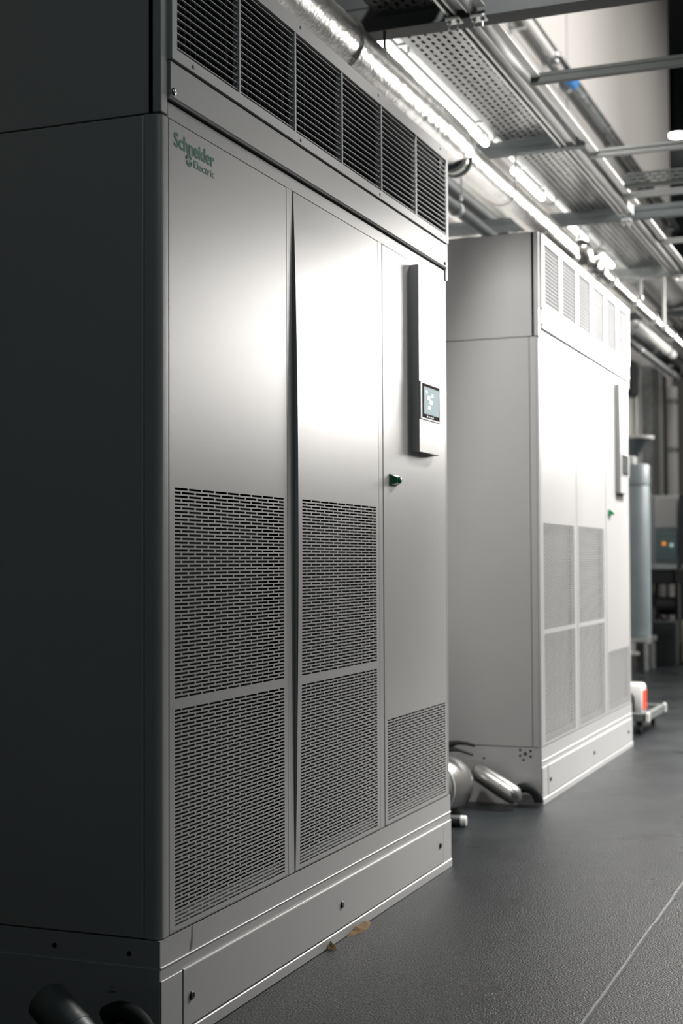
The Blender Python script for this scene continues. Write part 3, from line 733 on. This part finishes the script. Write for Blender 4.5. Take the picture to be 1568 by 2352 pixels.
pr += [(2.34, .074), (2.38, .055), (2.40, .02)]
du = MB().rev((0, 0, 0), (0, 1, 0), pr, 36)
for v in du.bm.verts:
    a = math.atan2(v.co.z, v.co.x); s_ = 1+.008*math.sin(9*a+v.co.y*17)*math.sin(v.co.y*21+4*a)+random.uniform(-.009, .009); v.co.x *= s_; v.co.z *= s_
du.build('foil_wrap', FOIL, d2, smooth=True)
for yy in (.75, 1.55): MB().rev((0, yy, 0), (0, yy+1, 0), [(0, .079), (0, .083), (.03, .083), (.03, .079)], 32).build('tape_band', FOIL, d2, smooth=True)
MB().cyl((0, 2.36, 0), (0, 2.565, 0), .03, 16).build('pipe_core', GALV_B, d2, smooth=True)
p3 = thing('foil_pipe', 'silver pipe with fittings running on past the farther cabinet', 'duct', (-.45, 6.44, 3.14))
MB().rev((0, 0, 0), (0, 1, 0), [(0, .03), (.02, .06), (.10, .085), (.16, .085), (.26, .05), (.40, .052), (.42, .075), (.50, .075), (.52, .05), (.66, .05), (.68, .068), (.74, .068), (.76, .045), (5.0, .045)], 28).build('pipe_run', FOIL, p3, smooth=True)
for yy in (1.1, 2.0, 2.9, 3.9): MB().rev((0, yy, 0), (0, yy+1, 0), [(0, .046), (0, .06), (.05, .06), (.05, .046)], 24).build('coupling', GALV_B, p3, smooth=True)

# hanger rods between beams and duct
def hanger(x, y, z0, z1, r, label, mat=GALV, hook=False):
    t = thing('hanger_rod', label, 'hanger', (x, y, z0), 'hanger rods')
    MB().cyl((0, 0, 0), (0, 0, z1-z0), r, 10).build('rod', mat, t, smooth=True)
    MB().rev((0, 0, 0), (0, 0, 1), [(0, r*.8), (.005, r*1.8), (.03, r*1.8), (.035, r)], 12).build('nut', GALV_B, t, smooth=True)
    if hook:
        MB().tube([(0, 0, .0)]+[(-.05+.05*math.cos(a), 0, -.05*math.sin(a)) for a in [PI/2*i/6 for i in range(7)]], r*1.7, 10).build('elbow', WHITEP, t, smooth=True)
hanger(-.40, 2.63, 3.165, 3.27, .006, 'dark thin hanger rod below the dark beam beside the foil duct', DARKST)
hanger(-.37, 4.60, 3.10, 3.27, .005, 'thin hanger rod below the second beam beside the foil pipe')
hanger(-.67, 4.60, 3.05, 3.27, .005, 'thin hanger rod above the gap, left of the foil pipe')
hanger(-.40, 6.33, 3.18, 3.27, .006, 'pale hanger rod above the farther cabinet grille', GALV_B)
hanger(-.35, 8.28, 3.10, 3.27, .012, 'white hanger rod past the farther cabinet, short straight one', WHITEP)
hanger(-.172, 8.28, 2.86, 3.27, .012, 'pale hanger rod past the farther cabinet ending in an elbow', WHITEP, True)

# pipes running along the left wall behind the duct
def run(x, z, y0, y1, r, label, mat, name='pipe', group='pipes along the left wall', cl=2.0, seg=18):
    t = thing(name, label, 'pipe', (x, y0, z), group)
    MB().cyl((0, 0, 0), (0, y1-y0, 0), r, seg).build('pipe_run', mat, t, smooth=True)
    y = .6
    while y < y1-y0-.2:
        MB().cyl((0, y, 0), (0, y+.05, 0), r*1.25, seg).build('clamp_ring', GALV, t, smooth=True); y += cl
    return t
run(-.90, 3.40, 2.5, 13.5, .045, 'light grey pipe left of the foil pipe, upper of the pair', WHITEP)
lowp = run(-.86, 3.14, 2.5, 13.5, .035, 'dark pipe left of the foil pipe, lower of the pair', DARKST)
for y in (2.11, 3.82, 5.78, 7.68): MB().cyl((0, y, .03), (0, y, .131), .006, 8).build('drop_rod', GALV, lowp)
run(-1.15, 3.50, 3.0, 16.5, .05, 'dark pipe close to the left wall above the farther cabinet', DARKST)
run(-1.20, 3.72, 3.0, 16.5, .04, 'galvanised pipe close to the left wall above the dark one', GALV)
run(-1.36, 4.3, 3.0, 17.2, .05, 'thick pale pipe on the left wall, higher than the beams', GALV_B)
# white duct trunk over the gap
wd = thing('white_duct', 'flat white duct behind the foil pipe over the gap', 'duct', (-1.46, 3.2, 3.452))
B(0, .20, 0, 2.9, 0, .10, bev=.004).build('duct_body', WHITEP, wd)
for k in (.9, 1.9): B(-.004, .204, k, k+.03, -.004, .104).build('joint_flange', GALV_B, wd)
# high wall pipes
hp1 = run(-1.40, 5.69, 4.0, 10.0, .034, 'thick pale pipe high on the left wall, nearest the top edge', WHITEP, group='pipes high on the left wall')
MB().rev((0, 5.9, 0), (0, 7, 0), [(0, .035), (.02, .06), (.09, .066), (.11, .05), (.16, .05), (.17, .03)], 18).build('end_fitting', CHROME, hp1, smooth=True)
hp2 = run(-1.40, 5.69, 10.6, 17.3, .034, 'long pale pipe high on the left wall with a blue tape end', GALV, group='pipes high on the left wall')
MB().rev((0, -.02, 0), (0, 1, 0), [(0, .06), (.2, .06)], 18).build('blue_tape', BLUE, hp2, smooth=True, label='blue tape')
run(-1.42, 5.79, 4.0, 17.3, .024, 'thin dark pipe high on the left wall, above the pale pipes', DARKST, group='pipes high on the left wall')
run(-1.42, 5.59, 4.0, 17.3, .024, 'thin dark pipe high on the left wall, just below the pale pipes', DARKST, group='pipes high on the left wall')
for y, lb in ((8.8, 'nearest the top edge'), (12.8, 'beyond the blue tape'), (16.8, 'farthest along the wall')):
    t = thing('pipe_bracket', 'steel bracket under the high pipes on the left wall, '+lb, 'bracket', (-1.498, y, 5.563), 'brackets of the high pipes')
    B(.0, .13, -.02, .02, -.02, .002).build('arm', GALV, t); B(.0, .008, -.03, .03, -.05, .25).build('wall_plate', GALV, t)
for y, lb in ((4.0, 'behind the near foil duct'), (8.0, 'level with the far end of the farther cabinet'), (12.0, 'above the blue-grey tank'), (14.7, 'just before the riser duct')):
    t = thing('pipe_bracket', 'low wall bracket holding the pipe bundle, '+lb, 'bracket', (-1.498, y, 3.45), 'brackets of the low pipes')
    B(.0, .42, -.02, .02, -.03, -.002).build('arm', GALV, t); B(.0, .008, -.03, .03, -.15, .05).build('wall_plate', GALV, t)
